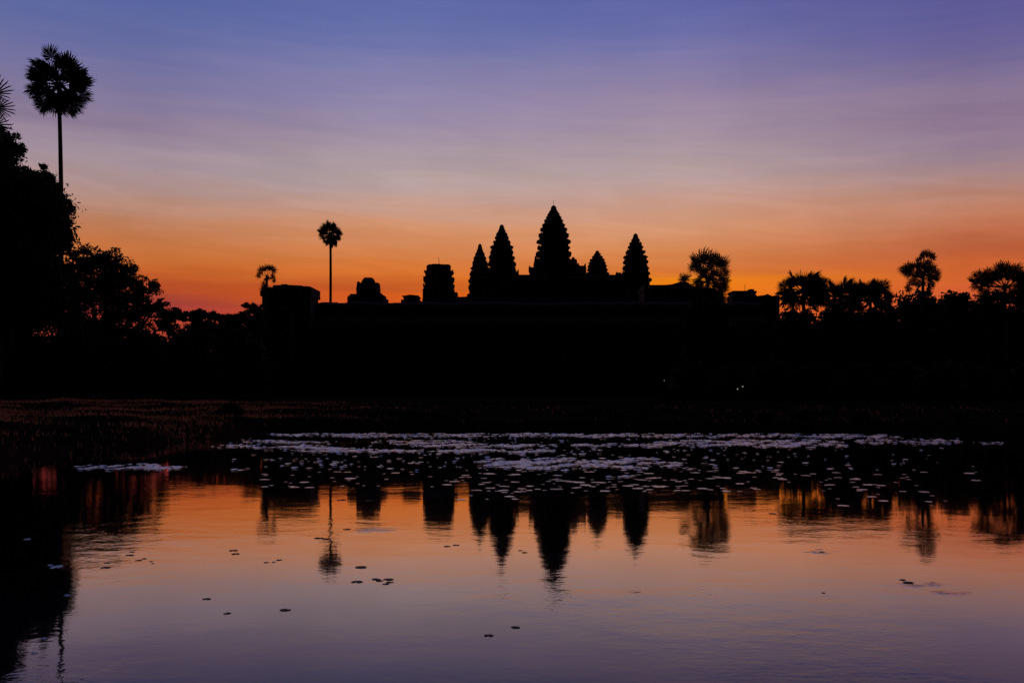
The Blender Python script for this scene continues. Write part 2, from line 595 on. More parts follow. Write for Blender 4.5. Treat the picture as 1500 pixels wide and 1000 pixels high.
def gable(mb, x0, x1, y0, y1, z0, ze, zr):
    """a vaulted porch running along y with a pointed flame shaped pediment"""
    xm = (x0 + x1) / 2
    hw = (x1 - x0) / 2
    prof = [(x0, z0), (x1, z0), (x1, ze)]
    for a in (0.9, 0.66, 0.4, 0.18):
        prof.append((xm + hw * a, ze + (zr - ze) * (1 - a ** 1.7)))
    prof.append((xm, zr))
    for a in (0.18, 0.4, 0.66, 0.9):
        prof.append((xm - hw * a, ze + (zr - ze) * (1 - a ** 1.7)))
    prof.append((x0, ze))
    mb.prism_y(prof, y0, y1)


def vault(z0, z1, y0, y1, n=8):
    """half barrel roof outline in y,z"""
    ym, hw = (y0 + y1) / 2, (y1 - y0) / 2
    pts = [(ym + hw * math.cos(a), z0 + (z1 - z0) * math.sin(a) ** 0.8) for a in np.linspace(0, math.pi, n)]
    return pts


YT = 300.0
temple = empty('temple', (WX(815, YT), YT, 0.55),
               'great dark sandstone temple with five lotus bud towers on a steep stepped pyramid', 'temple')
# steep stepped pyramid
mb = MB()
Yc = 312.0
for i, (pl, pr, yt, yb) in enumerate([(640, 1000, 520, 600), (664, 976, 476, 520), (686, 956, 441, 476)]):
    z0, z1 = WZ(yb, YT) if i else 0.3, WZ(yt, YT)
    x0, x1 = WX(pl, YT), WX(pr, YT)
    dd = 34 - i * 5
    n = 3
    for k in range(n):
        a, b_ = z0 + (z1 - z0) * k / n, z0 + (z1 - z0) * (k + 1) / n
        ins = 0.7 * k
        mb.box(x0 + ins, x1 - ins, Yc - dd + ins, Yc + dd - ins, a, b_ - 0.5)
        mb.box(x0 + ins - .25, x1 - ins + .25, Yc - dd + ins - .25, Yc + dd - ins + .25, b_ - 0.5, b_)
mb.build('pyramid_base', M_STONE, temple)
# stairways up the front
for pxm in (735, 811, 931):
    mb = MB()
    zt, zb_ = WZ(441, YT), 0.4
    for k in range(26):
        a = k / 26
        z = zb_ + (zt - zb_) * (k + 1) / 26
        xw = 2.6
        mb.box(WX(pxm, YT) - xw, WX(pxm, YT) + xw, 276 - 5 + 12 * a, 290, zb_, z)
    mb.build('stairway', M_STONE, temple)
# upper gallery between the towers: walls with a vaulted roof, ridge at about row 401
for (pl, pr, yr, Yg, dp) in [(700, 934, 404, 296, 5), (716, 925, 401, 326, 5)]:
    ze, zr = WZ(yr + 12, Yg), WZ(yr, Yg)
    zf = WZ(441, YT)
    mb = MB()
    mb.box(WX(pl, Yg), WX(pr, Yg), Yg, Yg + dp, zf, ze)
    mb.box(WX(pl, Yg) - .3, WX(pr, Yg) + .3, Yg - .35, Yg + dp + .35, ze - 0.4, ze)
    o = mb.build('upper_gallery', M_STONE, temple)
    mb = MB()
    mb.prism_x([(y, z) for y, z in vault(ze, zr, Yg - .2, Yg + dp + .2)], WX(pl, Yg), WX(pr, Yg))
    q = mb.build('roof', M_STONE, temple)
    q.parent = o
    if Yg == 296:
        for px in range(752, 920, 12):
            if 782 < px < 842:
                continue
            mb = MB()
            x = WX(px, Yg)
            z0, z1 = zf + 2.2, ze - 1.6
            mb.box(x - .95, x + .95, Yg - .14, Yg + .02, z0 - .25, z0)
            mb.box(x - .95, x + .95, Yg - .14, Yg + .02, z1, z1 + .25)
            for k in range(5):
                xx = x - .72 + .36 * k
                mb.tube([(xx, Yg - .06, z0), (xx, Yg - .06, (z0 + z1) / 2), (xx, Yg - .06, z1)], [.09, .12, .09], 6)
            q = mb.build('window', M_STONE, temple)
            q.parent = o
zf = WZ(441, YT)
prasat(temple, 703, 357, 440, 17.0, 333, zf, 9, 'outer left tower, low and slim')
prasat(temple, 735, 329, 407, 20.5, 292, zf, 9, 'broad left tower overlapping a lower one')
prasat(temple, 811, 301, 381, 24.0, 312, zf, 10, 'tallest central tower with a thin rod on its tip')
prasat(temple, 875, 367, 407, 15.5, 333, zf, 7, 'short slim tower right of the central one')
prasat(temple, 931, 342, 419, 20.5, 292, zf, 9, 'right corner tower standing clear of the rest')
# porches round the central tower, stepping down on each side
mb = MB()
Y0 = 312
for (pl, pr, ye, yr, ya, yb) in [(782, 842, 384, 377, 305, 319)]:
    mb.box(WX(pl, Y0), WX(pr, Y0), ya, yb, zf, WZ(ye, Y0), 0.2)
mb.box(WX(776, Y0), WX(857, Y0), 307, 317, zf, WZ(394, Y0), 0.15)
for px, yt, yb, hw in [(784.5, 377, 386, 2.2), (839, 378.5, 386, 2.6), (842, 381, 388, 3), (776, 391, 398, 1.4), (779, 394, 398, 3), (846, 387, 394, 2.2), (856.6, 387.5, 396, 1.1), (851, 390.5, 396, 5)]:
    x = WX(px, Y0)
    h = hw / FPX * Y0
    mb.box(x - h, x + h, 309, 315, WZ(yb, Y0), WZ(yt, Y0), 0.12, 0.25 * h)
gable(mb, WX(797, Y0), WX(825, Y0), 296, 307, zf, WZ(404, Y0), WZ(388, Y0))
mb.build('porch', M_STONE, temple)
for (px, hw, ye, yr, Yp) in [(735, 11, 420, 407, 283), (931, 11, 428, 416, 283)]:
    mb = MB()
    gable(mb, WX(px - hw, Yp), WX(px + hw, Yp), Yp, Yp + 7, zf, WZ(ye, Yp), WZ(yr, Yp))
    mb.build('porch', M_STONE, temple)
# little pinnacles on the roof ridges
for px, yt, hw, Yp in [(759, 394.5, 1.0, 296), (756, 397, 2.6, 296), (906, 399, 3.4, 296), (904, 398, .8, 296), (909.6, 398.6, .8, 296), (897, 402, 5, 296), (692, 436, 3, 296), (681, 435, 4, 296), (677, 436.5, 3, 296)]:
    mb = MB()
    x = WX(px, Yp)
    h = hw / FPX * Yp
    mb.box(x - h, x + h, Yp + .5, Yp + 3.5, WZ(min(yt + 10, 442), Yp), WZ(yt, Yp), 0.1, 0.2 * h)
    mb.build('ridge_ornament', M_STONE, temple)
mb = MB()
mb.tube([P(811, 302, 312), P(811, 293, 312)], [.07, .05], 6)
mb.build('lightning_rod', M_METAL, temple)

# --- the long outer gallery in front
YG = 172.0
gal = empty('gallery_building', (WX(760, YG), YG, 0.6), 'long low stone gallery with a level roof running below the towers', 'gallery')
x0, x1 = WX(420, YG), WX(1118, YG)
zr, ze = WZ(440.5, YG), WZ(452, YG)
mb = MB()
mb.box(x0 - 1.6, x1 + 1.6, YG - 3.4, YG + 9, 0.2, 1.6)
mb.box(x0 - 1.2, x1 + 1.2, YG - 3.0, YG + 9, 1.6, 3.0)
mb.box(x0 - .8, x1 + .8, YG - 2.6, YG + 9, 3.0, 4.6)
mb.build('plinth', M_STONE2, gal)
mb = MB()
mb.box(x0, x1, YG, YG + 6, 4.6, ze - .5)
mb.box(x0 - .3, x1 + .3, YG - .4, YG + 6.4, ze - .5, ze)
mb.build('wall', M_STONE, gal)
roof = MB()
edges = np.linspace(x0, x1, 60)
for a, b_ in zip(edges, edges[1:]):
    j = random.uniform(-.16, .08)
    roof.prism_x([(y, z + (j if z > ze + .2 else 0)) for y, z in vault(ze, zr, YG - .3, YG + 6.3)], a, b_ - 0.002)
roof.build('roof', M_STONE, gal)
mb = MB()
mb.prism_x([(YG - 3.2, ze - 3.2), (YG - .02, ze - 3.2), (YG - .02, ze - .9), (YG - 1.2, ze - 1.5), (YG - 2.4, ze - 2.4)], x0, x1)
mb.build('half_vault', M_STONE, gal)
proto = None
for i in range(44):
    x = x0 + 1.2 + (x1 - x0 - 2.4) * i / 43
    if proto is None:
        mb = MB()
        mb.box(x - .32, x + .32, YG - 2.9, YG - 2.3, 4.6, 5.0)
        mb.box(x - .25, x + .25, YG - 2.85, YG - 2.35, 5.0, ze - 3.7)
        mb.box(x - .34, x + .34, YG - 2.95, YG - 2.25, ze - 3.7, ze - 3.2)
        proto = mb.build('pillar', M_STONE, gal)
        xp = x
    else:
        c = proto.copy()
        COL.objects.link(c)
        c.parent = gal
        c.location.x = x - xp

# --- flat roofed corner pavilion at the left end
YP = 168.0
pav = empty('corner_pavilion', (WX(421, YP), YP, 0.6), 'blocky flat topped stone pavilion at the left end of the gallery beside a small palm', 'pavilion')
mb = MB()
mb.box(WX(380, YP), WX(461, YP), YP - 4, YP + 8, 0.2, 4.4)
mb.build('plinth', M_STONE2, pav)
mb = MB()
mb.box(WX(386, YP), WX(456, YP), YP - 1, YP + 6, 4.4, WZ(434, YP))
mb.build('wall', M_STONE, pav)
mb = MB()
pts = [(384, 434.5), (458.3, 434.5), (458.3, 421.4), (456, 420.6), (446, 420.2), (445, 419.4), (431, 418.8), (424, 418.4), (423, 417.4), (415, 417.6), (414.5, 418.6), (403, 419), (402.4, 421.8), (394, 422.6), (393, 426), (384.5, 426.6)]
mb.prism_y([(WX(a, YP), WZ(b_, YP)) for a, b_ in pts], YP - 1.5, YP + 6.5)
mb.build('roof', M_STONE, pav)
mb = MB()
gable(mb, WX(408, YP), WX(434, YP), YP - 4, YP - 1.05, 4.4, WZ(470, YP), WZ(448, YP))
mb.build('porch', M_STONE, pav)

# --- domed gatehouse behind the gallery
YD = 186.0
dom = empty('domed_gatehouse', (WX(540, YD), YD, 0.6), 'small stone gatehouse with a rounded dome between two corner knobs', 'gatehouse')
mb = MB()
mb.box(WX(513.5, YD), WX(565, YD), YD - 4, YD + 4, 0.3, WZ(437, YD), 0.05)
mb.box(WX(516.5, YD), WX(562, YD), YD - 3, YD + 3, WZ(438, YD), WZ(432.6, YD), 0.12)
for px, yt, hw in [(517, 431.8, 1), (556.5, 430, 2.4), (560, 434, 3.5), (521, 432.4, 2.5), (513.5, 434.6, 1.0)]:
    h = hw / FPX * YD
    mb.box(WX(px, YD) - h, WX(px, YD) + h, YD - 2, YD + 2, WZ(440, YD), WZ(yt, YD), 0.08)
mb.build('wall', M_STONE, dom)
mb = MB()
rr = [(524.6, 555, 437), (524, 555.6, 424), (525, 555, 416.5), (528, 551.6, 415.2)]
mb.loft([[Vector((WX(a, YD) if sx < 0 else WX(b_, YD), YD + sy * (b_ - a) / 2 / FPX * YD, WZ(y, YD))) for sx, sy in ((-1, -1), (1, -1), (1, 1), (-1, 1))] for a, b_, y in rr])
mb.box(WX(524.8, YD), WX(528, YD), YD - 1.6, YD + 1.6, WZ(417, YD), WZ(413.6, YD), 0.05, 0.06)
mb.box(WX(551.2, YD), WX(555.2, YD), YD - 1.6, YD + 1.6, WZ(417, YD), WZ(415, YD), 0.05, 0.04)
mb.build('tower_body', M_STONE, dom)
mb = MB()
cx = WX(539.6, YD)
ringsd = []
for hwp, y in [(10.6, 416), (10.4, 413.5), (9.4, 411), (7.6, 408.6), (6.4, 407.4), (5.6, 406.8)]:
    r = hwp / FPX * YD
    ringsd.append([Vector((cx + r * math.cos(a), YD + r * math.sin(a), WZ(y, YD) + random.uniform(-.03, .03))) for a in np.linspace(0, 2 * math.pi, 21)[:-1]])
mb.loft(ringsd)
mb.build('dome', M_STONE, dom)

# --- low flat pavilion
YL = 190.0
low = empty('roof_pavilion', (WX(602, YL), YL, 0.6), 'low stone pavilion with a wide flat cornice just topping the gallery roof', 'pavilion')
mb = MB()
mb.box(WX(589, YL), WX(616, YL), YL - 2, YL + 3, 0.3, WZ(440, YL))
mb.box(WX(592.4, YL), WX(612.6, YL), YL - 1.6, YL + 2.6, WZ(440, YL), WZ(436, YL))
mb.build('wall', M_STONE, low)
mb = MB()
mb.prism_y([(WX(a, YL), WZ(b_, YL)) for a, b_ in [(592, 437), (613, 437), (614.5, 434.2), (606, 433.4), (601.5, 433), (597, 434), (590, 434.6)]], YL - 2.2, YL + 3.2)
mb.build('cornice', M_STONE, low)

# --- truncated tower
YR = 232.0
rt = empty('truncated_tower', (WX(643, YR), YR, 0.6), 'ruined stone tower with a broken flat top and ledged sides, left of the five towers', 'tower')
mb = MB()
cx = WX(643, YR)


def rr_(hwl, y, dxp=0.0):
    r = hwl / FPX * YR
    return [Vector((cx + dxp / FPX * YR + a + random.uniform(-.12, .12), YR + b_, WZ(y, YR) + random.uniform(-.07, .07))) for a, b_ in redent(r)]


prof = [(25, 599), (24.5, 446), (23.2, 436), (22.6, 424), (20.2, 421), (20.2, 415), (22.0, 413.5), (22.2, 409), (20.3, 408), (18.6, 403.5), (20.3, 402), (21.2, 398.6), (19.4, 397.6), (17.2, 397), (17.0, 391.5), (17.6, 390.5), (17.0, 389.0)]
mb.loft([rr_(h, y) for h, y in prof])
mb.box(cx - 14 / FPX * YR, cx + 16 / FPX * YR, YR - 2.2, YR + 2.2, WZ(390, YR), WZ(388.4, YR), 0.06)
mb.box(cx - 9 / FPX * YR, cx + 3 / FPX * YR, YR - 1.9, YR + 1.9, WZ(389.4, YR), WZ(387.9, YR), 0.05)
for k in range(4):
    for y0_, h_, rad in [(421, 6.5, 22.0), (409, 5, 21.6), (398.5, 3.5, 20.6)]:
        for tt in (-0.8, -0.4, 0.05, 0.45, 0.8):
            if random.random() < 0.35:
                continue
            a = k * math.pi / 2
            o = Vector((math.cos(a), math.sin(a), 0))
            s = Vector((-o.y, o.x, 0))
            r = rad / FPX * YR
            k2 = 0.96 if abs(tt) < .5 else 0.78
            antefix(mb, Vector((cx, YR, WZ(y0_ + 1, YR))) + (o * k2 + s * tt * .8) * r, o, h_ / FPX * YR * random.uniform(.6, 1.1), 0.5)
mb.build('tower_body', M_STONE, rt)
mb = MB()
mb.box(WX(662, YR), WX(670.5, YR), YR - 3, YR + 3, 0.3, WZ(429.2, YR), 0.1)
mb.box(WX(668, YR), WX(690, YR), YR - 2.5, YR + 2.5, 0.3, WZ(436, YR), 0.1)
mb.build('side_wing', M_STONE, rt)
mb = MB()
mb.tube([P(643.6, 389, YR), P(642.4, 376, YR)], [.06, .04], 6)
mb.build('lightning_rod', M_METAL, rt)

# --- hall on the right with a sloping roof
YH = 205.0
hall = empty('stone_hall', (WX(985, YH), YH, 0.6), 'stone hall with a slightly rising roof edge right of the last tower', 'hall')
mb = MB()
mb.box(WX(944, YH), WX(1060, YH), YH, YH + 9, 0.3, WZ(425, YH))
mb.build('wall', M_STONE, hall)
mb = MB()
mb.prism_y([(WX(a, YH), WZ(b_, YH)) for a, b_ in [(943, 425), (1050, 425), (1046, 422.6), (1020, 421), (1012, 419), (1006, 413.4), (996, 413), (984, 416.6), (975, 417.6), (943, 417.8)]], YH - .6, YH + 9.6)
mb.build('roof', M_STONE, hall)

# --- library block at the right
YB = 180.0
lib = empty('library_block', (WX(1105, YB), YB, 0.6), 'square stone block with a thin mast and a lower wing, between palms on the right', 'library')
mb = MB()
mb.box(WX(1070, YB), WX(1143, YB), YB - 3, YB + 8, 0.3, 4.0)
mb.build('plinth', M_STONE2, lib)
mb = MB()
mb.loft([[Vector((WX(1090.5, YB) + sx * h / FPX * YB, YB + 2 + sy * h / FPX * YB * .9, WZ(y, YB))) for sx, sy in ((-1, -1), (1, -1), (1, 1), (-1, 1))]
         for h, y in [(20, 585), (19, 444), (18.2, 432), (16.4, 430.6), (18.4, 428.5), (18.2, 426.6), (16.4, 425.6)]])
mb.box(WX(1098.3, YB), WX(1104.6, YB), YB, YB + 2.4, WZ(426, YB), WZ(423.4, YB), 0.03)
mb.build('wall', M_STONE, lib)
mb = MB()
mb.prism_y([(WX(a, YB), WZ(b_, YB)) for a, b_ in [(1108, 590), (1141, 590), (1141, 434), (1138.6, 432.6), (1130, 433.8), (1126, 432), (1123, 430.8), (1120, 432.4), (1113, 433), (1108, 434)]], YB - .5, YB + 6)
mb.build('side_wing', M_STONE, lib)
mb = MB()
mb.tube([P(1091.3, 426, YB), P(1091.3, 416, YB)], [.05, .035], 6)
mb.build('lightning_rod', M_METAL, lib)


# ------------------------------------------------------------------ palms
def frond_mesh(lp, rf, nseg=26, spread=150, seed=0, curl=0.16, cut=.60, ragged=.86):
    """fan leaf: a petiole of length lp along +z, then a pleated fan of radius rf"""
    r = random.Random(seed)
    mb = MB()
    n = 6
    pts = [(0, 0.05 * lp * math.sin(math.pi * k / n), lp * k / n) for k in range(n + 1)]
    mb.tube(pts, [0.035 + 0.02 * (1 - k / n) for k in range(n + 1)], 5)
    c = Vector((0, 0, lp))

    def pt(a, rad, lift=0.0):
        return c + Vector((math.sin(a) * rad, -curl * rad * rad / rf + lift, math.cos(a) * rad))
    A = [math.radians(-spread + 2 * spread * (i + .5) / nseg) for i in range(nseg)]
    da = math.radians(spread / nseg)
    for i, a in enumerate(A):
        L = rf * (1.0 - 0.30 * abs(a / math.radians(spread)) ** 2) * r.uniform(ragged, 1.06)
        m = cut * L
        a += r.uniform(-.025, .025)
        dr = r.uniform(0, .16) * rf
        tip = pt(a + r.uniform(-.05, .05), L, -dr)
        l0, l1 = pt(a - da, m * .45, .0), pt(a + da, m * .45, .0)
        m0, m1 = pt(a - da * .95, m, .02), pt(a + da * .95, m, .02)
        q0, q1 = pt(a - da * .30, L * .83, -dr * .4), pt(a + da * .30, L * .83, -dr * .4)
        rib = pt(a, m, -0.05 * rf)
        mb.add([c, l0, m0, q0, tip, q1, m1, l1, rib], [(0, 1, 2, 8), (0, 8, 6, 7), (8, 2, 3, 4), (8, 4, 5, 6)])
    return mb.mesh('frond', M_FROND)


def orient(d, roll):
    q = Vector((0, 0, 1)).rotation_difference(d.normalized())
    return q.to_matrix().to_4x4() @ Matrix.Rotation(roll, 4, 'Z')


def palm_trunk(parent, base, top, r0, r1, bend=0.0):
    mb = MB()
    n = 14
    pts, rads = [], []
    for k in range(n + 1):
        a = k / n
        p = Vector(base).lerp(Vector(top), a)
        p.x += bend * math.sin(math.pi * a)
        pts.append(p)
        rads.append((r0 + (r1 - r0) * a) * (1 + 0.35 * max(0, 0.08 - a) / .08) * (1 + 0.02 * math.sin(k * 5.1)))
    mb.tube(pts, rads, 10)
    return mb.build('trunk', M_BARK, parent, smooth=True)


def round_palm(name, label, px, py, rpx, Y, pxb, nf=46, group=None, seed=1, low=150, squash=1.0, r0=.3, r1=.22, bend=0.0):
    """fan palm with a ball shaped crown of radius rpx about pixel (px, py)"""
    r = random.Random(seed)
    R = rpx / FPX * Y
    c = P(px, py, Y)
    bx = WX(pxb, Y)
    bz = float(ground_z(bx, Y))
    e = empty(name, (bx, Y, bz), label, 'palm', group)
    heart = c - Vector((0, 0, R * 0.12))
    palm_trunk(e, (bx, Y, bz - .3), heart + Vector((0, 0, R * .1)), r0, r1, bend)
    ms = [frond_mesh(R * q, R * (1.0 - q), 24 + 2 * k, 128 + 4 * k, seed * 10 + k) for k, q in enumerate((0.52, 0.62, 0.66, 0.46))]
    for i in range(nf):
        u = .06 + .94 * (i + .5) / nf
        th = math.acos(1 - u * (1 - math.cos(math.radians(low)))) + r.uniform(-.1, .1)
        ph = i * 2.39996 + r.uniform(-.3, .3)
        d = Vector((math.sin(th) * math.cos(ph), math.sin(th) * math.sin(ph), math.cos(th) * squash))
        o = link('frond', ms[i % 4], e)
        sc = r.uniform(.86, 1.08) * (1.0 if th < 2.0 else 0.9) * d.length
        o.matrix_local = Matrix.Translation(heart - e.location) @ orient(d, r.uniform(0, 6.28)) @ Matrix.Scale(sc, 4)
    return e


def fan_palm(name, label, tpx, tpy, Y, pxb, fans, group=None, seed=1, r0=.28, r1=.2, bend=0.0, cut=.54, fs=1.32):
    """young fan palm: separate fans (px, py, radius px) on long petioles"""
    r = random.Random(seed)
    top = P(tpx, tpy, Y)
    bx = WX(pxb, Y)
    bz = float(ground_z(bx, Y))
    e = empty(name, (bx, Y, bz), label, 'palm', group)
    palm_trunk(e, (bx, Y, bz - .3), top, r0, r1, bend)
    for k, (fx, fy, fr) in enumerate(fans):
        R = fs * fr / FPX * Y
        f = P(fx, fy, Y + r.uniform(-.8, .8) * R)
        d = f - top
        L = max(d.length, .2)
        o = link('frond', frond_mesh(L * .92, R, 21, 150, seed * 100 + k, cut=cut, ragged=.78), e)
        o.matrix_local = Matrix.Translation(top - e.location) @ orient(d, r.uniform(-.8, .8))
    return e


round_palm('fan_palm', 'very tall fan palm with a big round crown, rising above the left trees', 86, 120, 51, 110, 84, 44, seed=3, low=160, squash=1.2, r0=.28, r1=.2, bend=.35)
fan_palm('fan_palm', 'fan palm at the left frame edge with only its long frond tips in view', -44, 165, 92, -46,
         [(-5, 134, 22), (0, 158, 19), (-4, 184, 21), (-16, 116, 22), (-48, 112, 19), (-70, 122, 19), (-84, 146, 18), (-84, 172, 18), (-70, 194, 18), (-30, 205, 18), (-50, 208, 16), (-30, 150, 16), (-52, 140, 16)], seed=5, cut=.34)
round_palm('fan_palm', 'slender fan palm with a ball shaped crown standing alone behind the gallery', 484, 341, 20.5, 196, 480, 46, seed=8, low=160, squash=1.18, r0=.3, r1=.22, bend=.25)
fan_palm('fan_palm', 'small ragged fan palm leaning over the left end of the corner pavilion', 391, 404, 160, 384,
         [(384, 396, 8), (392, 393, 8), (399, 395, 8), (379, 403, 5.5), (399, 405, 5.5), (402, 411, 4.5), (391, 408, 6), (388, 418, 8), (386, 424, 7), (394, 424, 6), (382, 430, 5)], seed=11, r0=.24, r1=.2)
PG = 'fan palms of the right hand skyline'
fan_palm('fan_palm', 'open fan palm with separate spiky fans, left of the stone block with a mast', 1037, 412, 125, 1034,
         [(1027, 382, 17), (1018, 381, 12), (1036, 378, 14), (1050, 384, 13), (1058, 384, 12), (1060, 388, 10), (1049, 374, 8), (1055, 405, 13), (1062, 412, 10), (1046, 400, 9), (1036, 406, 10),
          (1022, 394, 9), (1003, 407, 9), (1000, 411, 9), (1022, 414, 8), (1030, 420, 10), (1062, 422, 9), (1048, 418, 9), (1012, 420, 8), (1056, 432, 9), (1034, 432, 12), (1040, 394, 12), (1030, 396, 11), (1014, 390, 9), (1064, 398, 8), (1044, 412, 12), (1026, 408, 11), (1056, 420, 10), (1018, 426, 10), (1040, 430, 12), (1052, 436, 12), (1062, 440, 8), (1026, 438, 12)], PG, seed=13, cut=.46, fs=1.45)
round_palm('fan_palm', 'dense umbrella topped fan palm just right of the stone block', 1177, 424, 41, 122, 1177, 52, PG, seed=15, low=135, r0=.24, r1=.2)
round_palm('fan_palm', 'low fan palm with a wide flat crown beside the umbrella topped palm', 1232, 432, 35, 128, 1234, 36, PG, seed=17, low=125, r0=.22, r1=.18)
round_palm('fan_palm', 'low fan palm with a smooth domed crown left of the two tier palm', 1275, 434, 38, 126, 1275, 40, PG, seed=19, low=125, r0=.22, r1=.18)
fan_palm('fan_palm', 'two tier fan palm with a tuft standing above its wider lower fans', 1352, 408, 118, 1350,
         [(1355, 370, 8), (1362, 372, 8), (1350, 374, 8), (1367, 375, 7), (1345, 379, 5), (1360, 384, 8), (1324, 394, 10), (1331, 392, 10), (1339, 390, 10), (1348, 389, 11), (1357, 392, 11), (1365, 394, 10),
          (1372, 400, 9), (1368, 406, 8), (1344, 397, 9), (1334, 400, 7), (1374, 408, 6), (1362, 407, 8), (1352, 400, 10), (1342, 406, 9), (1330, 400, 8), (1360, 400, 10), (1350, 414, 9), (1338, 414, 10), (1364, 414, 10), (1345, 424, 12), (1360, 424, 12), (1330, 422, 9)], PG, seed=21, r0=.22, r1=.16)
fan_palm('fan_palm', 'broad fan palm with bare radiating leaf stalks near the right frame edge', 1472, 422, 112, 1472,
         [(1424, 412, 9), (1432, 403, 10), (1441, 408, 10), (1447, 399, 10), (1457, 404, 11), (1464, 394, 12), (1474, 392, 11), (1481, 401, 12), (1490, 395, 11), (1499, 403, 12), (1505, 408, 12), (1450, 410, 9), (1440, 412, 8), (1500, 415, 10), (1492, 408, 9), (1463, 405, 8), (1478, 430, 12), (1462, 432, 12), (1444, 430, 9), (1470, 404, 11), (1482, 408, 10), (1455, 408, 10), (1437, 420, 9), (1500, 426, 11), (1488, 424, 10), (1428, 416, 10), (1446, 416, 9), (1495, 412, 11), (1468, 434, 14), (1440, 438, 13), (1492, 438, 14)], PG, seed=23, r0=.2, r1=.17, fs=1.5)
round_palm('fan_palm', 'fan palm cut by the right frame edge', 1521, 420, 34, 120, 1521, 34, PG, seed=25, low=115)


# ------------------------------------------------------------------ broadleaf trees and bushes
def leaves(centres, radii, n, size, seed, squash=0.75):
    r = np.random.default_rng(seed)
    k = r.integers(0, len(centres), n)
    c = centres[k] + np.clip(r.normal(0, 1, (n, 3)), -1.5, 1.5) * radii[k][:, None] * np.array([1, 1, squash]) * .55
    u = r.normal(0, 1, (n, 3))
    u /= np.linalg.norm(u, axis=1)[:, None]
    v = np.cross(u, r.normal(0, 1, (n, 3)))
    v /= np.linalg.norm(v, axis=1)[:, None] + 1e-9
    s = (size * r.uniform(.6, 1.3, n))[:, None]
    a = c + u * s
    b_ = c + v * s * .38
    d = c - u * s
    e = c - v * s * .38
    return np.stack([a, b_, d, e], 1).reshape(-1, 3)


def tree(name, label, Y, pxb, lobes, n, leaf=.22, tr=.25, group=None, seed=1, cat='tree', mat=None, core=.5, clumps=26, trunk_name='trunk'):
    """lobes: (px, py, rx px, ry px) ellipsoids of the crown; each filled with leaf clumps on its own limb"""
    r = np.random.default_rng(seed)
    rnd = random.Random(seed)
    bx = WX(pxb, Y)
    bz = float(ground_z(bx, Y))
    e = empty(name, (bx, Y, bz), label, cat, group)
    area = [a * b_ for _, _, a, b_ in lobes]
    tot = sum(area)
    V = []
    tk = MB()
    zc = np.mean([WZ(q[1], Y) for q in lobes])
    fork = Vector((bx, Y, bz + (zc - bz) * .42))
    tk.tube([(bx, Y, bz - .3), (bx + tr * .3, Y, bz + (fork.z - bz) * .5), fork], [tr * 1.35, tr, tr * .85], 9)
    for (px, py, rx, ry), ar in zip(lobes, area):
        Yl = Y + rnd.uniform(-.5, .5) * rx / FPX * Y
        c = np.array(P(px, py, Yl))
        R = np.array([rx / FPX * Y, rx / FPX * Y * .85, ry / FPX * Y])
        m = max(5, int(clumps * ar / tot * len(lobes)))
        d = r.normal(0, 1, (m, 3))
        d /= np.linalg.norm(d, axis=1)[:, None]
        shell = c + d * R * r.uniform(.60, .88, m)[:, None]
        rad = r.uniform(.16, .32, m) * R.mean()
        nl = int(n * ar / tot)
        V.append(leaves(shell, rad, int(nl * .72), leaf, seed + 1))
        # inner, bigger sprays
        d2 = r.normal(0, 1, (m, 3))
        d2 /= np.linalg.norm(d2, axis=1)[:, None]
        inner = c + d2 * R * (r.uniform(0, 1, m) ** .5 * .62)[:, None]
        V.append(leaves(inner, np.full(m, R.mean() * .3), int(nl * .28 * core * 2), leaf * 1.9, seed + 2))
        ch = Vector(c)
        mid = fork.lerp(ch, .5) + Vector((0, 0, -.1 * (ch - fork).length))
        tk.tube([fork, mid, ch], [tr * .6, tr * .42, tr * .22], 6)
        for q in shell[:: max(1, m // 9)]:
            tk.tube([ch, Vector((ch + (Vector(q) - ch) * .6)) + Vector((0, 0, -.04 * R[0])), Vector(q)], [tr * .18, tr * .1, tr * .03], 4)
    ob = npmesh('crown', np.concatenate(V) - np.array(e.location), 4, mat or M_LEAF)
    link('crown', ob, e)
    tk.build(trunk_name, M_BARK, e, smooth=True)
    return e


tree('broadleaf_tree', 'largest dense round tree filling the left edge under the tall palm', 106, 10,
     [(20, 330, 88, 85), (-30, 260, 72, 70), (40, 290, 62, 52), (2, 216, 36, 34), (70, 345, 38, 50), (30, 420, 80, 70), (-40, 420, 90, 90), (75, 400, 42, 40), (84, 306, 24, 34), (90, 345, 18, 34), (66, 262, 26, 22), (60, 456, 62, 36)],
     70000, .24, .7, seed=31, mat=M_LEAF2, clumps=60)
tree('broadleaf_tree', 'airy sloping tree with small sky gaps right of the largest left tree', 118, 160,
     [(120, 385, 34, 30), (150, 382, 36, 30), (178, 402, 34, 28), (150, 425, 48, 40), (205, 425, 32, 26), (105, 430, 40, 40), (190, 460, 54, 36), (228, 452, 24, 22), (130, 480, 60, 40)],
     21000, .21, .45, seed=33, clumps=34, core=.36)
LG = 'low trees of the left hand skyline'
tree('broadleaf_tree', 'flat crowned small tree in the dip right of the sloping tree', 150, 300, [(296, 460, 20, 8), (310, 462, 18, 8), (284, 466, 16, 9), (298, 484, 34, 20)], 5200, .24, .22, LG, seed=35, clumps=16, core=.3)
tree('broadleaf_tree', 'lowest tree of the dip with a level top, left of the small ragged palm', 152, 338, [(332, 467, 20, 7), (348, 468, 18, 8), (340, 486, 32, 18)], 5200, .24, .22, LG, seed=36, clumps=16)
tree('broadleaf_tree', 'small upright tree against the left end of the corner pavilion', 150, 371, [(366, 450, 12, 11), (376, 458, 15, 16), (357, 463, 15, 11), (374, 478, 22, 24)], 5200, .22, .2, LG, seed=37, clumps=16, core=.4)
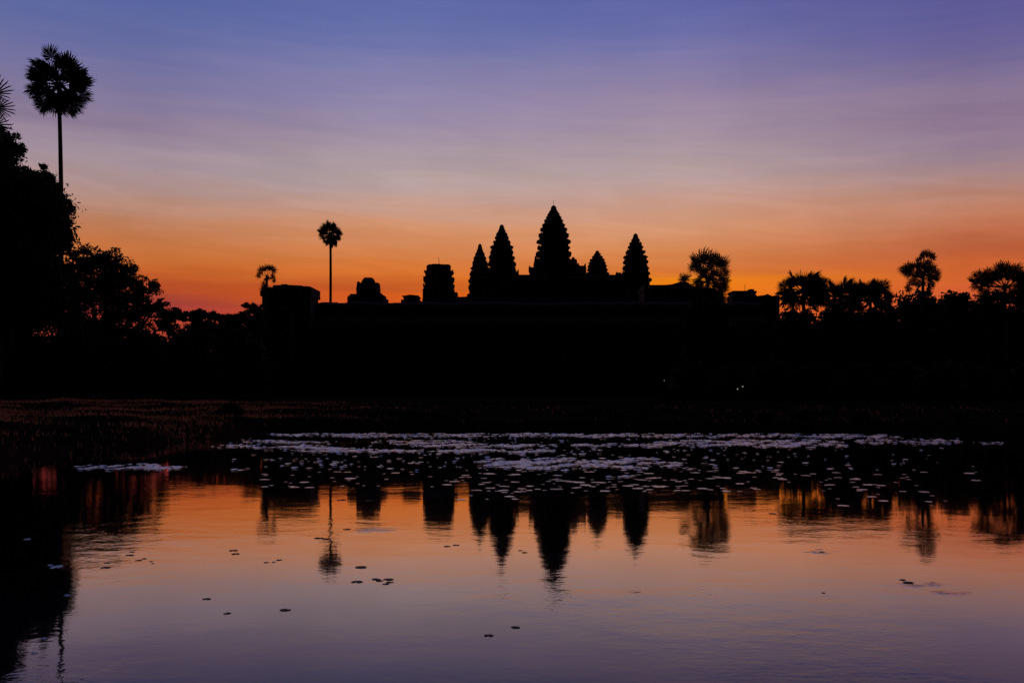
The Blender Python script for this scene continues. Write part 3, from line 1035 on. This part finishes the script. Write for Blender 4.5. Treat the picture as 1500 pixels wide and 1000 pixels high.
tree('broadleaf_tree', 'small twiggy tree at the foot of the sloping tree', 140, 264, [(256, 462, 16, 14), (272, 466, 12, 10), (246, 470, 20, 20)], 3200, .22, .2, LG, seed=38, clumps=16, core=.4)
UG = 'bushy trees under the left hand skyline'
for i, (px, py, rx, ry, lab) in enumerate([(18, 520, 70, 62, 'dark bushy tree under the largest left tree'), (118, 525, 62, 58, 'dark bushy tree under the airy sloping tree'),
                                           (205, 528, 55, 52, 'dark bushy tree right below the sloping tree edge'), (280, 530, 52, 56, 'dark bushy tree under the flat crowned small tree'),
                                           (348, 528, 46, 54, 'dark bushy tree in front of the corner pavilion corner')]):
    tree('bushy_tree', lab, 112 - 4 * (i % 2), px, [(px, py, rx, ry), (px - rx * .4, py + 30, rx * .6, ry * .6), (px + rx * .45, py + 26, rx * .6, ry * .6), (px, py - ry * .3, rx * .6, ry * .6)], 9000, .3, .3, UG, seed=50 + i, mat=M_LEAF2, core=.9, clumps=34)
RG = 'low trees of the right hand skyline'
for i, (px, py, rx, ry, lab) in enumerate([(1035, 470, 34, 38, 'low tree round the trunk of the open spiky fan palm'), (1092, 520, 44, 60, 'rounded low tree in front of the stone block with a mast'),
                                           (1168, 486, 46, 40, 'low tree under the umbrella topped palm'), (1232, 476, 46, 40, 'low tree under the flat crowned palm'),
                                           (1290, 484, 38, 42, 'low tree under the smooth domed palm'), (1345, 468, 50, 52, 'low tree with a level top under the two tier palm'),
                                           (1402, 470, 40, 54, 'low tree between the two tier palm and the broad palm'), (1460, 472, 50, 48, 'low tree under the broad palm with radiating stalks'),
                                           (1520, 472, 44, 54, 'low tree cut by the right frame edge')]):
    Yt = 116 + 5 * (i % 3)
    tree('bushy_tree', lab, Yt, px, [(px, py, rx, ry), (px - rx * .5, py + ry * .6, rx * .8, ry * .7), (px + rx * .5, py + ry * .6, rx * .8, ry * .7), (px, py + ry * 1.2, rx * 1.1, ry * .8)], 9000, .3, .3, RG, seed=70 + i, mat=M_LEAF2, core=.9, clumps=34)
# a low hedge line right of the temple
HG = 'shrubs along the foot of the right hand trees'
for i, (px, lab) in enumerate([(1010, 'shrub at the foot of the stone hall'), (1075, 'shrub at the foot of the stone block left corner'), (1130, 'shrub at the foot of the stone block right wing'),
                               (1190, 'shrub below the umbrella topped palm'), (1255, 'shrub below the gap between the flat and domed palms'), (1318, 'shrub below the gap left of the two tier palm'),
                               (1378, 'shrub below the two tier palm right side'), (1440, 'shrub below the broad palm left side'), (1500, 'shrub at the right frame edge')]):
    tree('shrub', lab, 96 + 6 * (i % 2), px, [(px, 560, 40, 34), (px - 22, 575, 26, 22), (px + 24, 572, 28, 24)], 3600, .26, .12, HG, seed=90 + i, cat='shrub', mat=M_LEAF2, core=.8, clumps=24, trunk_name='stem')
BG = 'small bushes on the far bank'
for i, (px, Y, top, wpx, lab) in enumerate([(600, 41, 598, 24, 'low rounded bush on the far bank left of the middle'), (338, 44, 584, 34, 'dark bush at the right end of the grassy left bank'),
                                            (1178, 41, 597, 26, 'small bush on the far bank below the umbrella topped palm'), (1262, 41, 600, 22, 'small bush on the far bank below the domed palm'),
                                            (1120, 42, 601, 14, 'tiny bush on the far bank below the stone block')]):
    cy = (top + 612) / 2
    tree('bush', lab, Y, px, [(px, cy + 2, wpx * .5, (612 - top) * .5), (px - wpx * .35, cy + 6, wpx * .4, 5), (px + wpx * .35, cy + 6, wpx * .4, 5)], 900, .07, .03, BG, seed=110 + i, cat='bush', mat=M_LEAF2, core=.9, clumps=22, trunk_name='stem')

# ------------------------------------------------------------------ far wood closing the horizon
V = []
for a0, a1, top in ((-500, 420, 464), (1110, 2000, 457)):
    k = 5200
    px_ = rng.uniform(a0, a1, k)
    Yw = rng.uniform(235, 300, k)
    hh = WZ(top, 240) * (0.91 + .05 * np.sin(px_ * .045) + .03 * np.sin(px_ * .13 + 1))
    zz = .4 + hh * rng.uniform(0, 1, k) ** 1.25
    c = np.stack([(px_ - 750) / FPX * Yw, Yw, zz], 1)
    V.append(leaves(c, np.full(k, 1.6), k * 5, 1.0, 300 + a0 % 7))
tag(link('far_woods', npmesh('far_woods', np.concatenate(V), 4, M_LEAF2)), 'dark far off wood closing the skyline at both sides', 'woods', kind='stuff')

# ------------------------------------------------------------------ grass on the banks
n = 120000
x = np.concatenate([rng.uniform(-42, -6, n * 2 // 3), rng.uniform(-12, 24, n - n * 2 // 3)])
y = np.concatenate([rng.uniform(24, 74, n * 2 // 3), rng.uniform(35, 60, n - n * 2 // 3)])
s = shore_sd(x, y)
clump = np.sin(x * .9 + 1.3 * np.sin(y * .5)) + np.sin(y * 1.1 + x * .35) + .8 * np.sin(x * .23 - y * .31) + rng.normal(0, .7, n)
keep = (.05 + .95 * (1 - ss(-.30, -.16, x / y + .05 * np.sin(y * .7)))) * np.where(y < 33, .12, 1.0)
ok = (s > .05) & (clump > .25) & (rng.random(n) < keep)
x, y, s = x[ok], y[ok], s[ok]
z = ground_z(x, y)
n = len(x)
h = rng.uniform(.06, .20, n) * np.where(s < 1.2, 1.2, 1.0)
a = rng.uniform(0, 2 * np.pi, n)
wv = np.stack([np.cos(a), np.sin(a), np.zeros(n)], 1) * rng.uniform(.012, .024, n)[:, None]
base = np.stack([x, y, z - .02], 1)
lean = np.stack([rng.normal(0, .35, n) * h, rng.normal(0, .35, n) * h, h], 1)
V = np.stack([base - wv, base + wv, base + lean * .6 + wv * .6, base + lean], 1).reshape(-1, 3)
tag(link('bank_grass', npmesh('bank_grass', V, 4, M_GRASS)), 'dry reddish grass growing along the pond banks', 'grass', kind='stuff')


# ------------------------------------------------------------------ lily pads
def pad_points(r, seg, cup, seed):
    rr = random.Random(seed)
    notch = math.radians(16)
    ring = []
    for k in range(seg + 1):
        a = notch + (2 * math.pi - 2 * notch) * k / seg
        q = r * (1 + rr.uniform(-.05, .05))
        ring.append((q * math.cos(a), q * math.sin(a), cup * r * (0.7 + .6 * rr.random())))
    return ring


PAD_MESH, PAD_DIM = [], []
for k in range(5):
    mb = MB()
    ring = pad_points(1.0, 22, 0.02, k)
    inn = [(x * .72, y * .72, 0.006) for x, y, z in ring]
    n_ = len(ring)
    top = [(0, 0, 0)] + inn + ring
    fs = []
    for i in range(n_ - 1):
        fs.append((0, 1 + i, 2 + i))
        fs.append((1 + i, 1 + n_ + i, 2 + n_ + i, 2 + i))
    bo = len(top)
    top += [(x, y, z - .008) for x, y, z in top]
    fs += [tuple(bo + q for q in reversed(f)) for f in list(fs)]
    for i in range(n_ - 1):
        fs.append((1 + n_ + i, 1 + n_ + i + bo, 2 + n_ + i + bo, 2 + n_ + i))
    mb.add(top, fs)
    PAD_MESH.append(mb.mesh('lily_pad', M_PAD, smooth=False))
    PAD_DIM.append(mb.mesh('lily_pad', M_PAD_DIM, smooth=False))


def pad(px, py, wpx, label, group=None, tilt=0.6):
    X, Y = at(px, py)
    if shore_sd(X, Y) > -.12:
        return None
    r = wpx / 2 / FPX * Y
    o = link('lily_pad', random.choice(PAD_MESH if tilt > 2 else PAD_DIM))
    o.rotation_mode = 'ZYX'
    o.scale = (r, r, r)
    tl = math.radians(tilt)
    o.location = (X, Y, .002 + r * math.sin(tl) * .5)
    o.rotation_euler = (random.uniform(-tl * .2, tl) if tilt > 2 else random.uniform(-tl, tl), random.uniform(-tl, tl) * .5, random.uniform(0, 6.28))
    return tag(o, label, 'lily pad', group)


pad(418, 893, 16, 'single dark lily pad alone in the violet water at the lower left')
pad(716, 930.5, 14, 'lower of two lily pads nearest the camera, below the central tower reflection')
pad(755, 918.5, 14, 'upper of two lily pads nearest the camera, below the central tower reflection')
pad(529, 830.5, 18, 'dark lily pad beside the foot of the lone palm crown reflection')
pad(523, 852, 17, 'dark lily pad left of the little cluster of touching pads')
for px, py, wp in [(551, 848, 13), (556, 850.5, 11), (569, 848.5, 15), (571, 852.5, 11), (565, 855, 10)]:
    pad(px, py, wp, 'one of five pads in the little touching cluster under the lone palm reflection', 'lily pads of the touching cluster')
pad(303, 877, 12, 'lily pad in the lower left water, higher of a spaced pair')
pad(333, 898, 11, 'lily pad in the lower left water, lower of a spaced pair')
for px, py, wp in [(390, 823.5, 8), (401, 823, 6), (409, 820, 9)]:
    pad(px, py, wp, 'one of three tiny pads in a short row left of the lone palm reflection', 'lily pads of the short row')
pad(342, 806, 13, 'upper of two thin lily pads in the orange water left of the lone palm reflection')
pad(345, 811, 12, 'lower of two thin lily pads in the orange water left of the lone palm reflection')
for px, py, wp in [(155, 831, 14), (157, 824, 10), (203, 820.5, 10), (211, 818, 8), (190, 813, 12), (194, 808, 8), (221, 822, 6), (224, 825, 5)]:
    pad(px, py, wp, 'one of the small pads scattered below the airy sloping tree reflection', 'lily pads below the sloping tree reflection')
for px, py, wp in [(74, 828, 8), (83, 831, 18), (98, 872, 9), (40, 790, 10), (64, 935, 8), (50, 956, 10)]:
    pad(px, py, wp, 'pale glinting pad in the black reflection at the left edge', 'lily pads in the left black reflection', 9)
for px, py, wp in [(762, 806, 7), (768, 809, 9), (1322, 849, 10), (1331, 853, 16), (1204, 808, 8), (1131, 752, 12), (1206, 868, 6), (1095, 722, 10), (500, 732, 14), (540, 733, 12), (508, 775, 12),
                   (467, 788, 14), (477, 789, 9), (655, 800, 10), (668, 798, 10), (606, 729, 9), (614, 731, 8)]:
    pad(px, py, wp, 'small stray pad out in the open orange water', 'stray lily pads in open water')

loose = 'small pad lying in the loose scattered rows between the far beds and the open water'
lg = 'loose lily pads in scattered rows'
rp = random.Random(4)
cnt = 0
blobs = [(380, 470, 690, 716, 16), (455, 690, 690, 712, 24), (620, 760, 694, 732, 20), (690, 1110, 690, 722, 96), (770, 1010, 702, 716, 34), (1080, 1260, 690, 712, 18), (1140, 1300, 708, 745, 12),
         (1200, 1440, 690, 706, 14), (1230, 1400, 700, 730, 9), (1360, 1500, 700, 740, 5), (60, 300, 694, 780, 22), (690, 860, 736, 760, 8)]
for a0, a1, b0, b1, k in blobs:
    for _ in range(k):
        py = rp.uniform(b0, b1)
        if cnt >= 246:
            break
        if pad(rp.uniform(a0, a1), py, 5 + 12 * rp.random() ** 1.8, loose, lg, 2.1):
            cnt += 1

# the dense far beds: thousands of pads
beds = []


def bed(px0, px1, py0, py1, n):
    """elliptic bed between two rows of the picture"""
    Ya, Yb = CAMZ * FPX / (py1 - HOR), CAMZ * FPX / (py0 - HOR)
    u = rng.uniform(-1, 1, n * 2)
    v = rng.uniform(-1, 1, n * 2)
    wob = .25 * np.sin(u * 9 + px0) + .15 * np.sin(u * 23 + py0)
    k = (np.abs(u) ** 2.4 + np.abs(v + wob * .6) ** 2 < 1)
    u, v = u[k][:n], v[k][:n]
    Y = (Ya + Yb) / 2 + v * (Yb - Ya) / 2
    X = ((px0 + px1) / 2 + u * (px1 - px0) / 2 - 750) / FPX * Y
    k = len(X) * 9 // 10
    X, Y = X[:k], Y[:k]
    gap = np.sin(X * 3.1 + 2.2 * np.sin(Y * 1.7)) + np.sin(Y * 4.3 + 1.7 * np.sin(X * 2.3 + 1)) + .8 * np.sin(X * 7.7 - Y * 3.9) + rng.normal(0, .5, len(X))
    q = gap > .2
    beds.append(np.stack([X, Y], 1)[q])


for args in [(370, 900, 634.5, 640, 2600), (800, 1300, 635, 641, 2300), (1180, 1320, 638, 642, 500), (345, 480, 645, 649, 420), (360, 480, 652, 657, 480), (420, 560, 656, 662, 560), (540, 700, 645, 651, 560),
             (600, 820, 650, 656, 900), (640, 820, 658, 664, 800), (480, 640, 659, 663, 420), (830, 1050, 650, 655, 700), (960, 1240, 644, 653, 2000), (1080, 1240, 649, 656, 800), (1250, 1410, 643, 651, 600),
             (690, 1000, 671, 689, 1900), (720, 860, 674, 684, 500), (110, 275, 680, 690, 700), (300, 380, 652, 656, 130), (880, 990, 697, 700, 40), (1420, 1480, 648, 651, 60)]:
    bed(*args)
# loose pads between the beds
k = 480
px = 330 + 1120 * rng.beta(1.3, 1.9, k)
py = rng.uniform(640, 690, k)
Y = CAMZ * FPX / (py - HOR)
beds.append(np.stack([(px - 750) / FPX * Y, Y], 1))
XY = np.concatenate(beds)
XY = XY[shore_sd(XY[:, 0], XY[:, 1]) < -.15]
n = len(XY)
rad = .03 + .055 * rng.random(n) ** 1.6
tx = rng.normal(0, .03, n)
ty = rng.normal(.058, .045, n)
zc = .012 + rad * (np.abs(tx) + np.abs(ty)) * .8
ang = np.linspace(0, 2 * np.pi, 9)[:-1]
cx_ = XY[:, 0:1] + rad[:, None] * np.cos(ang)[None]
cy_ = XY[:, 1:2] + rad[:, None] * np.sin(ang)[None]
cz_ = zc[:, None] + (cx_ - XY[:, 0:1]) * tx[:, None] + (cy_ - XY[:, 1:2]) * ty[:, None]
cz_ += rad[:, None] * rng.uniform(.0, .06, (n, 8))
rim = np.stack([cx_, cy_, cz_], -1)
mid = np.stack([XY[:, 0], XY[:, 1], zc], -1)[:, None, :].repeat(8, 1)
V = np.stack([mid, rim, np.roll(rim, -1, 1)], 2)[:, :7].reshape(-1, 3)
tag(link('lily_pad_bed', npmesh('lily_pad_bed', V, 3, M_PAD)), 'beds of crowded lily pads shining along the far bank', 'lily pads', 'beds of lily pads', 'stuff')

# a pale stalk standing in the bed
mb = MB()
X, Y = at(975, 679)
mb.tube([(X, Y, -.3), (X + .01, Y, .12), (X, Y, .36)], [.008, .007, .004], 6)
mb.tube([(X, Y, .36), (X, Y, .39), (X, Y, .42)], [.006, .016, .004], 6)
tag(mb.build('lotus_stalk', M_STALK), 'thin pale lotus stalk upright in the middle lily pad bed', 'stalk')

# three tiny lamps at the foot of the temple
for px, py, Y, lab in [(973, 557, 150, 'small lit lamp alone below the right corner tower'), (1088, 566, 98, 'upper of two small lit lamps below the stone block'),
                       (1080.5, 569.5, 98, 'lower and brighter of two small lit lamps below the stone block')]:
    c = P(px, py, Y - 12)
    bz = float(ground_z(c.x, c.y))
    e = empty('lamp_post', (c.x, c.y, bz), lab, 'lamp', 'lamps at the foot of the temple')
    mb = MB()
    mb.tube([(c.x, c.y, bz - .1), (c.x, c.y, bz + .2), (c.x, c.y, c.z - .05)], [.09, .05, .04], 8)
    mb.tube([(c.x, c.y, c.z + .05), (c.x, c.y, c.z + .1)], [.12, .03], 8)
    mb.build('post', M_METAL, e)
    mb = MB()
    mb.tube([(c.x, c.y, c.z - .06), (c.x, c.y, c.z - .03), (c.x, c.y, c.z + .03), (c.x, c.y, c.z + .06)], [.025, .05, .05, .025], 10)
    mb.build('lamp_globe', M_GLOW, e)
